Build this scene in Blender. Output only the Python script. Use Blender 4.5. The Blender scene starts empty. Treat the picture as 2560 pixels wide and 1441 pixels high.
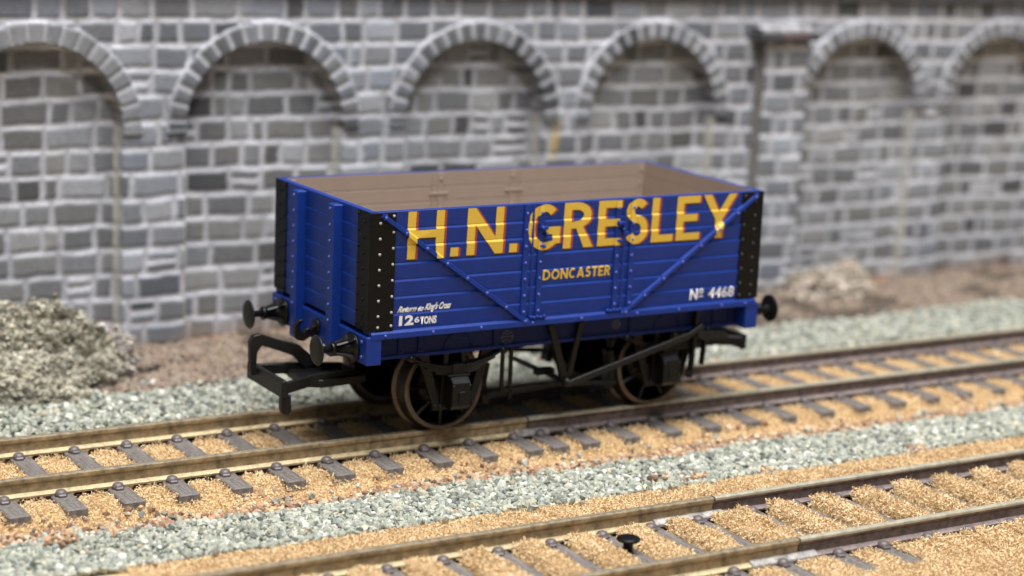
import bpy, bmesh, math, random
import numpy as np
from mathutils import Vector, Matrix, Euler

# ---------------------------------------------------------------- scene, camera, light (1 unit = 1 mm of the model)
sc = bpy.context.scene
COL = sc.collection
random.seed(7)
rng = np.random.default_rng(11)

cd = bpy.data.cameras.new('camera'); cam = bpy.data.objects.new('camera', cd); COL.objects.link(cam)
cam.location = (-150.274, -246.513, 78.261)
cam.rotation_euler = (1.3624, -0.0427, -0.5350)
cd.sensor_width = 36; cd.lens = 4952.56 / 2560 * 36
cd.clip_start = 5; cd.clip_end = 5000
cd.dof.use_dof = True
cd.dof.focus_distance = 258.5
cd.dof.aperture_fstop = 0.0205
sc.camera = cam

world = bpy.data.worlds.new('World'); sc.world = world; world.use_nodes = True
bg = world.node_tree.nodes['Background']
bg.inputs[0].default_value = (0.92, 0.96, 1.0, 1); bg.inputs[1].default_value = 0.17

def area(name, loc, target, sx, sy, power, color):
    l = bpy.data.lights.new(name, 'AREA'); l.shape = 'RECTANGLE'; l.size = sx; l.size_y = sy
    l.energy = power; l.color = color
    o = bpy.data.objects.new(name, l); COL.objects.link(o); o.location = loc
    o.rotation_euler = (Vector(target) - Vector(loc)).to_track_quat('-Z', 'Y').to_euler()
    return o
area('ceiling_lamp', (-60, -170, 720), (10, 0, 0), 560, 240, 0.93e7, (1.0, 0.99, 0.975))
area('room_lamp', (-200, -560, 760), (0, 0, 10), 220, 110, 3.6e6, (0.97, 0.985, 1.0))
area('ceiling_lamp', (260, 40, 760), (40, 10, 0), 420, 120, 2.2e6, (0.95, 0.97, 1.0))

sc.view_settings.view_transform = 'Standard'; sc.view_settings.look = 'None'
sc.view_settings.exposure = 0; sc.view_settings.gamma = 1; sc.view_settings.use_curve_mapping = False
sc.render.engine = 'CYCLES'
sc.cycles.use_denoising = True
sc.cycles.max_bounces = 6

# ---------------------------------------------------------------- materials
def mat(name, color=(.5, .5, .5), rough=.6, metal=0, spec=.5, attr=None, noise=0, nscale=1.0, bump=0, bscale=3.0, coat=0):
    m = bpy.data.materials.new(name); m.use_nodes = True
    nt = m.node_tree; b = nt.nodes['Principled BSDF']
    b.inputs['Roughness'].default_value = rough; b.inputs['Metallic'].default_value = metal
    b.inputs['Specular IOR Level'].default_value = spec
    if coat: b.inputs['Coat Weight'].default_value = coat; b.inputs['Coat Roughness'].default_value = .2
    tc = nt.nodes.new('ShaderNodeTexCoord')
    if attr:
        a = nt.nodes.new('ShaderNodeAttribute'); a.attribute_name = attr; src = a.outputs['Color']
    else:
        r = nt.nodes.new('ShaderNodeRGB'); r.outputs[0].default_value = (*color, 1); src = r.outputs[0]
    if noise:
        n = nt.nodes.new('ShaderNodeTexNoise'); n.inputs['Scale'].default_value = nscale; n.inputs['Detail'].default_value = 6
        n.inputs['Roughness'].default_value = .65
        nt.links.new(tc.outputs['Object'], n.inputs['Vector'])
        mr = nt.nodes.new('ShaderNodeMapRange'); mr.inputs[1].default_value = .3; mr.inputs[2].default_value = .7
        mr.inputs[3].default_value = 1 - noise; mr.inputs[4].default_value = 1 + noise
        nt.links.new(n.outputs['Fac'], mr.inputs[0])
        mx = nt.nodes.new('ShaderNodeMix'); mx.data_type = 'RGBA'; mx.blend_type = 'MULTIPLY'; mx.inputs['Factor'].default_value = 1
        nt.links.new(src, mx.inputs[6]); nt.links.new(mr.outputs[0], mx.inputs[7]); src = mx.outputs[2]
    nt.links.new(src, b.inputs['Base Color'])
    if bump:
        n2 = nt.nodes.new('ShaderNodeTexNoise'); n2.inputs['Scale'].default_value = bscale; n2.inputs['Detail'].default_value = 5
        nt.links.new(tc.outputs['Object'], n2.inputs['Vector'])
        bp = nt.nodes.new('ShaderNodeBump'); bp.inputs['Strength'].default_value = bump; bp.inputs['Distance'].default_value = .15
        nt.links.new(n2.outputs['Fac'], bp.inputs['Height']); nt.links.new(bp.outputs[0], b.inputs['Normal'])
    return m

BLUE = mat('blue_paint', (.0062, .0295, .205), .39, spec=.26, noise=.10, nscale=.6, bump=.06, bscale=9)
BLUERIVET = mat('blue_glint_rivet', (.055, .085, .40), .28, spec=.5)  # blue paint made lighter on rivet heads, a painted glint
DARKBLUE = mat('dark_blue_paint', (.009, .016, .085), .5, spec=.15, noise=.08, nscale=.5)
PLATE = mat('black_paint', (.0045, .0045, .0048), .45, spec=.16, noise=.15, nscale=.8)
RIVET2 = mat('black_rivet', (.035, .035, .035), .3)
RIVET = mat('glint_rivet', (.33, .33, .32), .35)  # black rivets coloured grey to paint in the lamp glint
PLASTIC = mat('black_plastic', (.0040, .0040, .0044), .34, spec=.28, noise=.2, nscale=1.0, bump=.08, bscale=5)
GREYPLASTIC = mat('grey_black_plastic', (.0085, .0085, .009), .45, spec=.28, noise=.15, nscale=1.0, bump=.05)
BEIGE = mat('beige_paint', (.305, .232, .182), .55, noise=.04, nscale=.4)
YELLOW = mat('yellow_lettering', (.68, .45, .055), .42, noise=.03, nscale=1.2)
RED = mat('red_shading', (.36, .050, .012), .45)
BLACKINK = mat('black_shading', (.015, .012, .012), .45)
WHITE = mat('white_lettering', (.82, .82, .82), .5)
EMBLEM = mat('grey_print', (.10, .10, .115), .5)
TREAD = mat('shaded_tread', (.022, .018, .015), .45, metal=.4, noise=.3)  # dark tone paints the shade between flange and tyre face
TYRE = mat('brown_metal', (.12, .092, .070), .36, metal=.55, noise=.25, nscale=1.5)
RAILSIDE = mat('ochre_weathered_rail', (.285, .21, .118), .66, noise=.55, nscale=.75, bump=.25, bscale=4)
FLANGE = mat('lit_rail_foot', (.52, .42, .25), .8, noise=.35, nscale=1.2, bump=.3)  # rail paint made lighter where the top of the foot catches light
FLANGE2 = mat('mauve_rail_foot', (.21, .165, .155), .8, noise=.4, nscale=1.0, bump=.3)
RAILTOP = mat('dull_rail_head', (.26, .22, .155), .42, metal=.35, noise=.6, nscale=1.6, bump=.15, bscale=6)
RAILSIDE2 = mat('rust_brown_rail', (.125, .090, .080), .7, noise=.6, nscale=.8, bump=.25, bscale=4)
RAILTOP2 = mat('bright_rail_head', (.44, .405, .31), .36, metal=.3, noise=.30, nscale=.7, bump=.1, bscale=6)
JOINER = mat('pale_metal', (.33, .31, .29), .5, metal=.3, noise=.6, nscale=.9, bump=.2)
SLEEPER = mat('grey_brown_plastic', (.165, .145, .133), .6, noise=.45, nscale=1.6, bump=.5, bscale=5)
CHAIRM = mat('dark_brown_plastic', (.120, .098, .098), .42, noise=.25, nscale=1.5)
GROUND = mat('ground', attr='Col', rough=.95, noise=.3, nscale=.9, bump=.5, bscale=2.5)
FIBRE = mat('tan_fibre', attr='Col', rough=.9, spec=.06)
STONE = mat('ballast_stone', attr='Col', rough=.7, noise=.15, nscale=2)
CRUMB = mat('soil_crumb', attr='Col', rough=.9)
WALLM = mat('wall_stone', attr='Col', rough=.85, noise=.16, nscale=1.1, bump=.25, bscale=2)
SLATE = mat('dark_coping', (.050, .050, .054), .8, noise=.4, nscale=.25, bump=.3)
FOLIAGE = mat('lichen', attr='Col', rough=.95, spec=.1)
CARD = mat('white_card', (.36, .35, .36), .8, noise=.12, nscale=.5)

# ---------------------------------------------------------------- helpers
def link(o, parent=None):
    COL.objects.link(o)
    if parent: o.parent = parent
    return o

def tag(o, label=None, cat=None, group=None, kind=None):
    if label: o['label'] = label
    if cat: o['category'] = cat
    if group: o['group'] = group
    if kind: o['kind'] = kind
    return o

def empty(name, loc=(0, 0, 0), parent=None):
    o = bpy.data.objects.new(name, None); o.location = loc; o.empty_display_size = 2
    return link(o, parent)

def fast_mesh(name, V, F, m, parent=None, col=None, smooth=False, attr_domain='POINT'):
    """V (n,3) array, F (k,s) array, all faces of one size."""
    V = np.asarray(V, np.float32); F = np.asarray(F, np.int32); k, s = F.shape
    me = bpy.data.meshes.new(name)
    me.vertices.add(len(V)); me.vertices.foreach_set('co', V.ravel())
    me.loops.add(k * s); me.loops.foreach_set('vertex_index', F.ravel())
    me.polygons.add(k); me.polygons.foreach_set('loop_start', np.arange(0, k * s, s, dtype=np.int32))
    me.polygons.foreach_set('use_smooth', np.full(k, smooth, bool))
    me.update(calc_edges=True)
    if col is not None:
        c = np.ones((len(V), 4), np.float32); c[:, :3] = col
        a = me.color_attributes.new('Col', 'FLOAT_COLOR', 'POINT'); a.data.foreach_set('color', c.ravel())
    me.materials.append(m)
    return link(bpy.data.objects.new(name, me), parent)

class MB:
    def __init__(self): self.bm = bmesh.new()
    def add(self, verts, faces, bev=0, seg=1, mi=0, smooth=False):
        vs = [self.bm.verts.new(v) for v in verts]; fs = []
        for f in faces:
            fc = self.bm.faces.new([vs[i] for i in f]); fc.material_index = mi; fc.smooth = smooth; fs.append(fc)
        bmesh.ops.recalc_face_normals(self.bm, faces=fs)
        if bev > 0:
            es = list({e for f in fs for e in f.edges})
            bmesh.ops.bevel(self.bm, geom=es, offset=bev, segments=seg, affect='EDGES', profile=.6, clamp_overlap=True)
        return self
    def box(self, x0, x1, y0, y1, z0, z1, bev=.08, mi=0):
        v = [(x, y, z) for x in (x0, x1) for y in (y0, y1) for z in (z0, z1)]
        return self.add(v, [(0, 1, 3, 2), (4, 6, 7, 5), (0, 4, 5, 1), (2, 3, 7, 6), (0, 2, 6, 4), (1, 5, 7, 3)], bev, mi=mi)
    def prism(self, pts, axis, a, b, bev=.06, mi=0):
        """2-D outline pts extruded along axis from a to b; (u,v) = (y,z) for x, (x,z) for y, (x,y) for z."""
        def P(u, v, w): return {'x': (w, u, v), 'y': (u, w, v), 'z': (u, v, w)}[axis]
        n = len(pts)
        v = [P(u, w, a) for u, w in pts] + [P(u, w, b) for u, w in pts]
        f = [tuple(range(n)), tuple(range(2 * n - 1, n - 1, -1))] + [(i, (i + 1) % n, n + (i + 1) % n, n + i) for i in range(n)]
        return self.add(v, f, bev, mi=mi)
    def bar(self, p, q, w, h, bev=.06, up=(0, 0, 1)):
        p, q = Vector(p), Vector(q); d = (q - p).normalized(); u = Vector(up)
        if abs(d.dot(u)) > .99: u = Vector((1, 0, 0))
        s = d.cross(u).normalized(); u = s.cross(d).normalized()
        v = [e + s * a * w / 2 + u * c * h / 2 for e in (p, q) for a in (-1, 1) for c in (-1, 1)]
        return self.add(v, [(0, 1, 3, 2), (4, 6, 7, 5), (0, 4, 5, 1), (2, 3, 7, 6), (0, 2, 6, 4), (1, 5, 7, 3)], bev)
    def lathe(self, prof, origin, axis, n=28, caps=True, mi=0):
        """prof: list of (distance along axis, radius)."""
        ax = Vector(axis).normalized(); s = ax.orthogonal().normalized(); t = ax.cross(s); o = Vector(origin)
        rings = []; fs = []
        for d, r in prof:
            rings.append([self.bm.verts.new(o + ax * d + (s * math.cos(2 * math.pi * i / n) + t * math.sin(2 * math.pi * i / n)) * max(r, .001)) for i in range(n)])
        for a, b in zip(rings, rings[1:]):
            for i in range(n):
                fs.append(self.bm.faces.new((a[i], a[(i + 1) % n], b[(i + 1) % n], b[i])))
        if caps: fs += [self.bm.faces.new(rings[0]), self.bm.faces.new(rings[-1])]
        for f in fs: f.smooth = True; f.material_index = mi
        bmesh.ops.recalc_face_normals(self.bm, faces=fs)
        return self
    def tube(self, pts, r, n=8):
        pts = [Vector(p) for p in pts]; rings = []; fs = []
        s = None
        for i, p in enumerate(pts):
            d = (pts[min(i + 1, len(pts) - 1)] - pts[max(i - 1, 0)]).normalized()
            s = (s - d * s.dot(d)).normalized() if s else d.orthogonal().normalized()
            t = d.cross(s); rr = r[i] if isinstance(r, (list, tuple)) else r
            rings.append([self.bm.verts.new(p + (s * math.cos(2 * math.pi * k / n) + t * math.sin(2 * math.pi * k / n)) * rr) for k in range(n)])
        for a, b in zip(rings, rings[1:]):
            for k in range(n): fs.append(self.bm.faces.new((a[k], a[(k + 1) % n], b[(k + 1) % n], b[k])))
        fs += [self.bm.faces.new(rings[0]), self.bm.faces.new(rings[-1])]
        for f in fs: f.smooth = True
        bmesh.ops.recalc_face_normals(self.bm, faces=fs)
        return self
    def rivet(self, p, nrm, r=.24, h=.17, mi=0):
        return self.lathe([(-.05, r), (h * .35, r), (h * .8, r * .72), (h, r * .3)], p, nrm, 8, mi=mi)
    def build(self, name, mats, parent=None, autosmooth=False):
        me = bpy.data.meshes.new(name); self.bm.to_mesh(me); self.bm.free()
        for m in (mats if isinstance(mats, (list, tuple)) else [mats]): me.materials.append(m)
        return link(bpy.data.objects.new(name, me), parent)

def dup(o, parent=None, loc=None, rot=None):
    c = o.copy(); COL.objects.link(c); c.parent = parent
    if loc is not None: c.location = loc
    if rot is not None: c.rotation_euler = rot
    for ch in list(o.children): dup(ch, c)
    return c

# value noise for geometry
_lat = rng.random((256, 256))
def vnoise(x, y, s=1.0, seed=0):
    x = np.asarray(x, float) / s + 91.7 + seed * 17.31; y = np.asarray(y, float) / s + 47.3 + seed * 31.17
    xi = np.floor(x).astype(int); yi = np.floor(y).astype(int); fx = x - xi; fy = y - yi
    fx = fx * fx * (3 - 2 * fx); fy = fy * fy * (3 - 2 * fy)
    L = lambda a, b: _lat[a % 256, b % 256]
    return (L(xi, yi) * (1 - fx) + L(xi + 1, yi) * fx) * (1 - fy) + (L(xi, yi + 1) * (1 - fx) + L(xi + 1, yi + 1) * fx) * fy
def fbm(x, y, s, seed=0, o=3):
    r = 0; a = .5; t = 0
    for i in range(o): r = r + a * vnoise(x, y, s / 2 ** i, seed + i); t += a; a *= .5
    return r / t
def sstep(a, b, x):
    t = np.clip((x - a) / (b - a), 0, 1); return t * t * (3 - 2 * t)

# ================================================================ GROUND
YF = -59.24                       # centre line of the front track
SP = {'main': (-73.1, 7.5, -3.0, 3.9, 7.35), 'front': (-62.75, 7.5, .1, 5.75, 7.2)}
def sleeper_xs(k):
    x0, p, j, x1, p2 = SP[k]
    left = [x0 + p * i for i in range(-8, 14) if x0 + p * i < j - 1.5]
    right = [x1 + p2 * i for i in range(0, 25)]
    if k == 'front': left = [x for x in left if x < -8] + [-2.9]; right = right[:17]
    if k == 'main': left = [x for x in left if x < -7] + [-5.6]; right = [-1.2] + right
    return left, right
def sleeper_dist(x, k):
    l, r = sleeper_xs(k); xs = np.array(l + r)
    return np.min(np.abs(np.asarray(x)[..., None] - xs), axis=-1)

def ground_fields(x, y):
    """height, grass mask, gravel mask, soil mask."""
    wob = (fbm(x, y, 9, 3) - .5) * 5
    n = fbm(x, y, 2.2, 5) - .5
    dm = sleeper_dist(x, 'main'); df = sleeper_dist(x, 'front')
    yf = y - YF
    z = -4.1 + .5 * n + 0.0 * x
    # main track bed
    inm = sstep(19.5, 15.5, np.abs(y + .3 + wob * .15))
    zm = -3.0 + .45 * n - .75 * sstep(-14.5, -17.5, y)
    z = z * (1 - inm) + zm * inm
    on_sl = (dm < 1.35 + .9 * n) & (np.abs(y) < 16.4 + .6 * n)
    z = np.where((dm < 1.5) & (np.abs(y) < 16.2), -4.3, z)
    far_cover = (y > 10.2)
    z = np.where(far_cover & (dm < 1.5) & (y < 16.4), -2.75 + .3 * n, z)
    # front track bed
    inf = sstep(24, 19, np.abs(yf))
    zf = np.where(np.abs(yf) < 7.6, -2.95 + .9 * n + np.where(x > 3, 1.45, 1.15) * sstep(.9, 2.5, df), -2.75 + .5 * n)
    z = np.where(np.abs(yf) < 24, z * (1 - inf) + zf * inf, z)
    near_open = (yf < 0) & (x < 15 + wob)
    fcover = ((yf > 10.0) | ((yf < -9.6) & ~near_open))
    z = np.where((df < 1.5) & (np.abs(yf) < 16.2) & ~fcover, -4.3, z)
    z = np.where((df < 1.7) & fcover & (np.abs(yf) < 17), -2.35 + .3 * n, z)
    # verges
    back = y > 30
    z = np.where(y > 36, -4.0 + (y - 36) * .012 + 1.2 * (fbm(x, y, 7, 9) - .5), z)
    # masks
    gravel1 = (y < -24.2 + wob * .55) & (y > -37.0 - wob * .25)
    gravel2 = (y > 20.5 + wob * .6) & (y < 38 + wob * 1.2)
    soil1 = (y < -20.6 + wob * 1.1) & ~gravel1 & (y > -30)
    soil2 = (y > 34 + wob * 1.1) & ~gravel2
    grass = ~(gravel1 | gravel2 | soil1 | soil2)
    rail = np.minimum(np.abs(np.abs(y) - 8.75), np.abs(np.abs(yf) - 8.75)) < 1.15
    near_hole = ((dm > 1.2) & (dm < 2.3) & (np.abs(np.abs(y) - 8.75) < 2.0) & ~far_cover) | ((df > 1.2) & (df < 2.1) & (np.abs(np.abs(yf) - 8.75) < 1.9) & ~fcover)
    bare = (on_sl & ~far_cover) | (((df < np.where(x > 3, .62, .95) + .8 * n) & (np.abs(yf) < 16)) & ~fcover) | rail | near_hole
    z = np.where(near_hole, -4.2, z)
    bare = bare | (np.hypot(x + 18.35, y + 58.3) < 1.3)
    return z, grass & ~bare, gravel1 | gravel2, soil1 | soil2, bare

xs = np.concatenate([np.arange(-260, -105, 8), np.arange(-105, 200, .8), np.arange(200, 420, 8)])
ys = np.concatenate([np.arange(-200, -92, 8), np.arange(-92, 66, .8), np.arange(66, 90, 4)])
GX, GY = np.meshgrid(xs, ys, indexing='ij')
z, gm, vm, sm, bare = ground_fields(GX, GY)
col = np.zeros(GX.shape + (3,))
col[:] = (.55, .385, .19)
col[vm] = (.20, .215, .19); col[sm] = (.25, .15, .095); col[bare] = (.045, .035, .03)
idx = np.arange(GX.size).reshape(GX.shape)
F = np.stack([idx[:-1, :-1], idx[1:, :-1], idx[1:, 1:], idx[:-1, 1:]], -1).reshape(-1, 4)
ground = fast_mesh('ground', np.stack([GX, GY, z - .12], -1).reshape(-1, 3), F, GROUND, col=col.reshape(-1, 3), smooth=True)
tag(ground, 'earth base of the layout under tan turf and pale ballast', 'ground', kind='structure')

# tan curly turf ---------------------------------------------------------------
def scatter(x0, x1, y0, y1, dens):
    n = int((x1 - x0) * (y1 - y0) * dens)
    return rng.uniform(x0, x1, n), rng.uniform(y0, y1, n)
def vis(x, y, z=0, m=.12):
    """keep what the view (with a margin) can hold"""
    R = np.array(cam.rotation_euler.to_matrix()); d = np.stack([x - cam.location.x, y - cam.location.y, z - cam.location.z + 0 * x], -1) @ R
    u = d[..., 0] / -d[..., 2] * 4952.56 / 2560; v = d[..., 1] / -d[..., 2] * 4952.56 / 2560
    return (np.abs(u) < .5 + m) & (np.abs(v) < .2815 + m)

def fibres(name, x, y, zb, L, W, colf, nseg=3, zlift=.75):
    n = len(x)
    p = np.stack([x, y, zb + rng.random(n) * zlift], -1)
    d = rng.normal(size=(n, 3)); d[:, 2] = d[:, 2] * .55 + .25; d /= np.linalg.norm(d, axis=1)[:, None]
    axis = rng.normal(size=(n, 3)); axis /= np.linalg.norm(axis, axis=1)[:, None]
    ang = rng.uniform(.5, 1.7, n)
    Ls = L * rng.uniform(.6, 1.3, n) / nseg; Ws = W * rng.uniform(.7, 1.3, n)
    wv = np.cross(d, axis); wv /= np.linalg.norm(wv, axis=1)[:, None] + 1e-9
    wv = wv * .6 + axis * .8; wv /= np.linalg.norm(wv, axis=1)[:, None]
    V = []
    for i in range(nseg + 1):
        V.append(p - wv * Ws[:, None] / 2); V.append(p + wv * Ws[:, None] / 2)
        p = p + d * Ls[:, None]
        c, s = np.cos(ang)[:, None], np.sin(ang)[:, None]
        d = d * c + np.cross(axis, d) * s + axis * (np.sum(axis * d, 1)[:, None]) * (1 - c)
    V = np.stack(V, 1)                                  # n, 2(nseg+1), 3
    k = 2 * (nseg + 1); base = (np.arange(n) * k)[:, None, None]
    f = np.array([[2 * i, 2 * i + 1, 2 * i + 3, 2 * i + 2] for i in range(nseg)])[None]
    col = np.repeat(colf[:, None, :], k, 1)
    return fast_mesh(name, V.reshape(-1, 3), (base + f).reshape(-1, 4), FIBRE, col=col.reshape(-1, 3))

def tan(n, x, y, hi=0.0):
    t = np.clip(rng.beta(2.2, 2.0, n) + hi + (fbm(x, y, 3.0, 21) - .5) * .7, 0, 1)[:, None]
    a = np.array([.57, .39, .195]); b = np.array([.88, .69, .44])
    c = a * (1 - t) + b * t
    w = rng.random(n) < .015; c[w] = (.88, .77, .57)
    r = rng.random(n) < .03; c[r] = (.33, .15, .085)
    return c
P = []
for (x0, x1, y0, y1, dens) in [(-75, 190, -92, -37, 58), (-110, 200, -37, 42, 26)]:
    x, y = scatter(x0, x1, y0, y1, dens); k = vis(x, y, -3); x, y = x[k], y[k]
    zz, g, *_ = ground_fields(x, y); P.append((x[g], y[g], zz[g]))
x, y, zz = [np.concatenate(a) for a in zip(*P)]
print('fibres', len(x))
tag(fibres('grass', x, y, zz - .12, .62, .115, tan(len(x), x, y), zlift=.34), 'short curly tan dry grass between sleepers and beside rails', 'grass', kind='stuff')

# loose stones -------------------------------------------------------------------
t = (1 + 5 ** .5) / 2
ICO = np.array([(-1, t, 0), (1, t, 0), (-1, -t, 0), (1, -t, 0), (0, -1, t), (0, 1, t), (0, -1, -t), (0, 1, -t), (t, 0, -1), (t, 0, 1), (-t, 0, -1), (-t, 0, 1)]) / math.sqrt(1 + t * t)
ICF = np.array([(0, 11, 5), (0, 5, 1), (0, 1, 7), (0, 7, 10), (0, 10, 11), (1, 5, 9), (5, 11, 4), (11, 10, 2), (10, 7, 6), (7, 1, 8), (3, 9, 4), (3, 4, 2), (3, 2, 6), (3, 6, 8), (3, 8, 9), (4, 9, 5), (2, 4, 11), (6, 2, 10), (8, 6, 7), (9, 8, 1)])
def stones(name, x, y, zc, size, colf, m, jit=.28):
    n = len(x)
    S = ICO[None] * (1 + rng.uniform(-jit, jit, (n, 12, 1)) * 1.1)
    S = S * (rng.uniform(.55, 1.35, (n, 1, 3)) * size[:, None, None])
    q = rng.normal(size=(n, 4)); q /= np.linalg.norm(q, axis=1)[:, None]
    w, a, b, c = q.T
    R = np.stack([np.stack([1 - 2 * (b * b + c * c), 2 * (a * b - c * w), 2 * (a * c + b * w)], -1), np.stack([2 * (a * b + c * w), 1 - 2 * (a * a + c * c), 2 * (b * c - a * w)], -1), np.stack([2 * (a * c - b * w), 2 * (b * c + a * w), 1 - 2 * (a * a + b * b)], -1)], 1)
    V = np.einsum('nij,nkj->nki', R, S) + np.stack([x, y, zc], -1)[:, None]
    F = (np.arange(n) * 12)[:, None, None] + ICF[None]
    return fast_mesh(name, V.reshape(-1, 3), F.reshape(-1, 3), m, col=np.repeat(colf, 12, 0))
def palette(n, cols, w, var=.12):
    c = np.array(cols)[rng.choice(len(cols), n, p=np.array(w) / sum(w))]
    return np.clip(c * (1 + rng.normal(size=(n, 1)) * var), .01, .95)
P = []
for (x0, x1, y0, y1, dens) in [(-110, 150, -42, -19, 6.6), (-120, 210, 18, 44, 3.4)]:
    x, y = scatter(x0, x1, y0, y1, dens); k = vis(x, y, -3); x, y = x[k], y[k]
    zz, g, v, *_ = ground_fields(x, y)
    stray = (rng.random(len(x)) < .02) & ~v & (((y < -17) & (y > -40)) | ((y > 17) & (y < 44)))
    v = v | stray; P.append((x[v], y[v], zz[v] + rng.random(v.sum()) * .75 + .15))
x, y, zz = [np.concatenate(a) for a in zip(*P)]
print('stones', len(x))
gcol = palette(len(x), [(.355, .375, .315), (.275, .295, .25), (.43, .445, .385), (.64, .64, .58), (.15, .17, .145), (.30, .325, .31), (.47, .44, .33), (.12, .13, .12), (.55, .30, .14)], [30, 25, 19, 7, 7, 5, 6, 2, .15])
tag(stones('gravel', x, y, zz, rng.uniform(.27, .57, len(x)), gcol * np.array([.97, .945, .925]), STONE), 'pale grey green ballast chippings in strips beside the main track', 'gravel', kind='stuff')
P = []
for (x0, x1, y0, y1, dens) in [(-110, 150, -31, -16, 6), (-110, 210, 32, 65, 4), (-75, 90, -40, -36, .8)]:
    x, y = scatter(x0, x1, y0, y1, dens); k = vis(x, y, -3); x, y = x[k], y[k]
    zz, g, v, s, b = ground_fields(x, y)
    s = s | ((rng.random(len(x)) < .06) & g & (fbm(x, y, 5, 44) > .5)); P.append((x[s], y[s], zz[s] + rng.random(s.sum()) * .55))
x, y, zz = [np.concatenate(a) for a in zip(*P)]
for cx, cy, k in [(48, -36.8, 26), (19.8, -37.4, 20), (8.6, -35.5, 24), (4, -33, 10), (-78, -26, 40)]:
    x = np.append(x, rng.normal(cx, 1.5, k)); y = np.append(y, rng.normal(cy, .6, k)); zz = np.append(zz, -3.4 + rng.random(k) * .9)
scol = palette(len(x), [(.38, .23, .135), (.29, .165, .105), (.52, .36, .21), (.48, .36, .26), (.13, .085, .06), (.55, .45, .34)], [28, 22, 22, 12, 6, 6], .18)
back = (y > 30); scol[back] = scol[back] * .30 + np.array([.33, .28, .235]) * .42
dark = back & (fbm(x, y, 8, 61) > .60); scol[dark] *= .45
tag(stones('soil', x, y, zz, rng.uniform(.26, .52, len(x)), scol, CRUMB), 'reddish brown soil crumbs along ballast edges and wall foot', 'soil', kind='stuff')

# ================================================================ RETAINING WALL
YW = 65.0
ARCH = [-92.5, -52.7, -12.6, 28.9, 68.0, 119.9, 158.6, 198.0]
SPR, RIN, ROUT, TOPZ = 33.4, 14.4, 17.9, 57.6
RES = .3
wx = np.arange(-105, 222, RES); wz = np.arange(-6, TOPZ + .01, RES)
X, Z = np.meshgrid(wx, wz, indexing='ij')
Xd = X + (fbm(X, Z, 3.2, 71) - .5) * .7; Zd = Z + (fbm(X, Z, 4.2, 75) - .5) * .65 + (fbm(X, Z, 30, 79) - .5) * 1.2
PITCH = 4.25
def course(Xd, Zd, seed):
    """random ashlar: stone id hash, distance to the nearest joint"""
    r = np.floor((Zd + 8.1) / PITCH).astype(int); fz = (Zd + 8.1) - r * PITCH
    dz = np.minimum(fz, PITCH - fz); ident = np.zeros(X.shape); dx = np.full(X.shape, 9.0)
    lr = random.Random(seed); split = np.zeros(X.shape)
    for row in range(r.min(), r.max() + 1):
        e = [-110 + lr.random() * 5]
        while e[-1] < 230: e.append(e[-1] + lr.choice([2.6, 3.6, 4.4, 5.0, 5.6, 6.2, 7.0, 7.8]) + lr.random() * .8)
        e = np.array(e); k = r == row
        i = np.searchsorted(e, Xd[k]) - 1; i = np.clip(i, 0, len(e) - 2)
        dx[k] = np.minimum(Xd[k] - e[i], e[i + 1] - Xd[k])
        h = np.array([lr.random() for _ in e]); ident[k] = h[i]
        s = np.array([1.0 if lr.random() < .05 else 0 for _ in e]); split[k] = s[i]
    mid = np.abs(fz - PITCH / 2); dz = np.where(split > 0, np.minimum(dz, mid), dz)
    ident = np.where((split > 0) & (fz > PITCH / 2), (ident * 7.3) % 1, ident)
    return ident, np.minimum(dx, dz * 1.0), dx < dz
def stone_col(h, warm):
    """h in 0..1 -> grey tone"""
    v = np.interp(h, [0, .06, .10, .35, .65, .9, 1], [.070, .085, .135, .172, .218, .288, .365])
    tint = .8 * np.interp((h * 13.7) % 1, [0, .5, 1], [0, .5, 1])[..., None]
    cool = np.array([.95, .99, 1.06]); wrm = np.array([1.03, 1.0, .94])
    c = v[..., None] * (cool * (1 - tint) + wrm * tint)
    return c * (np.array([.98, .985, 1.0]) if warm else np.array([.95, .985, 1.075]))
MORT = np.array([.60, .605, .65])
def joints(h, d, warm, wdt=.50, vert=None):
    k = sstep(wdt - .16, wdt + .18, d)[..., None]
    mm = MORT * (np.where(vert, .70, 1.0)[..., None] if vert is not None else .9)  # level joints painted lighter, as ledges catching light; upright ones dimmer
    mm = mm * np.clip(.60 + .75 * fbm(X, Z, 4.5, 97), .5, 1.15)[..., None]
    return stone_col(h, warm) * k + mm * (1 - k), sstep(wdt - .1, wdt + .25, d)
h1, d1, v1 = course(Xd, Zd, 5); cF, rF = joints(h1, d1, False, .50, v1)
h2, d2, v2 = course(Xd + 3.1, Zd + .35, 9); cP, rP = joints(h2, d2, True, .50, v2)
H = YW + .28 - .28 * rF; C = cF.copy(); part = np.zeros(X.shape, int)        # 0 = face of the wall
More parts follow.
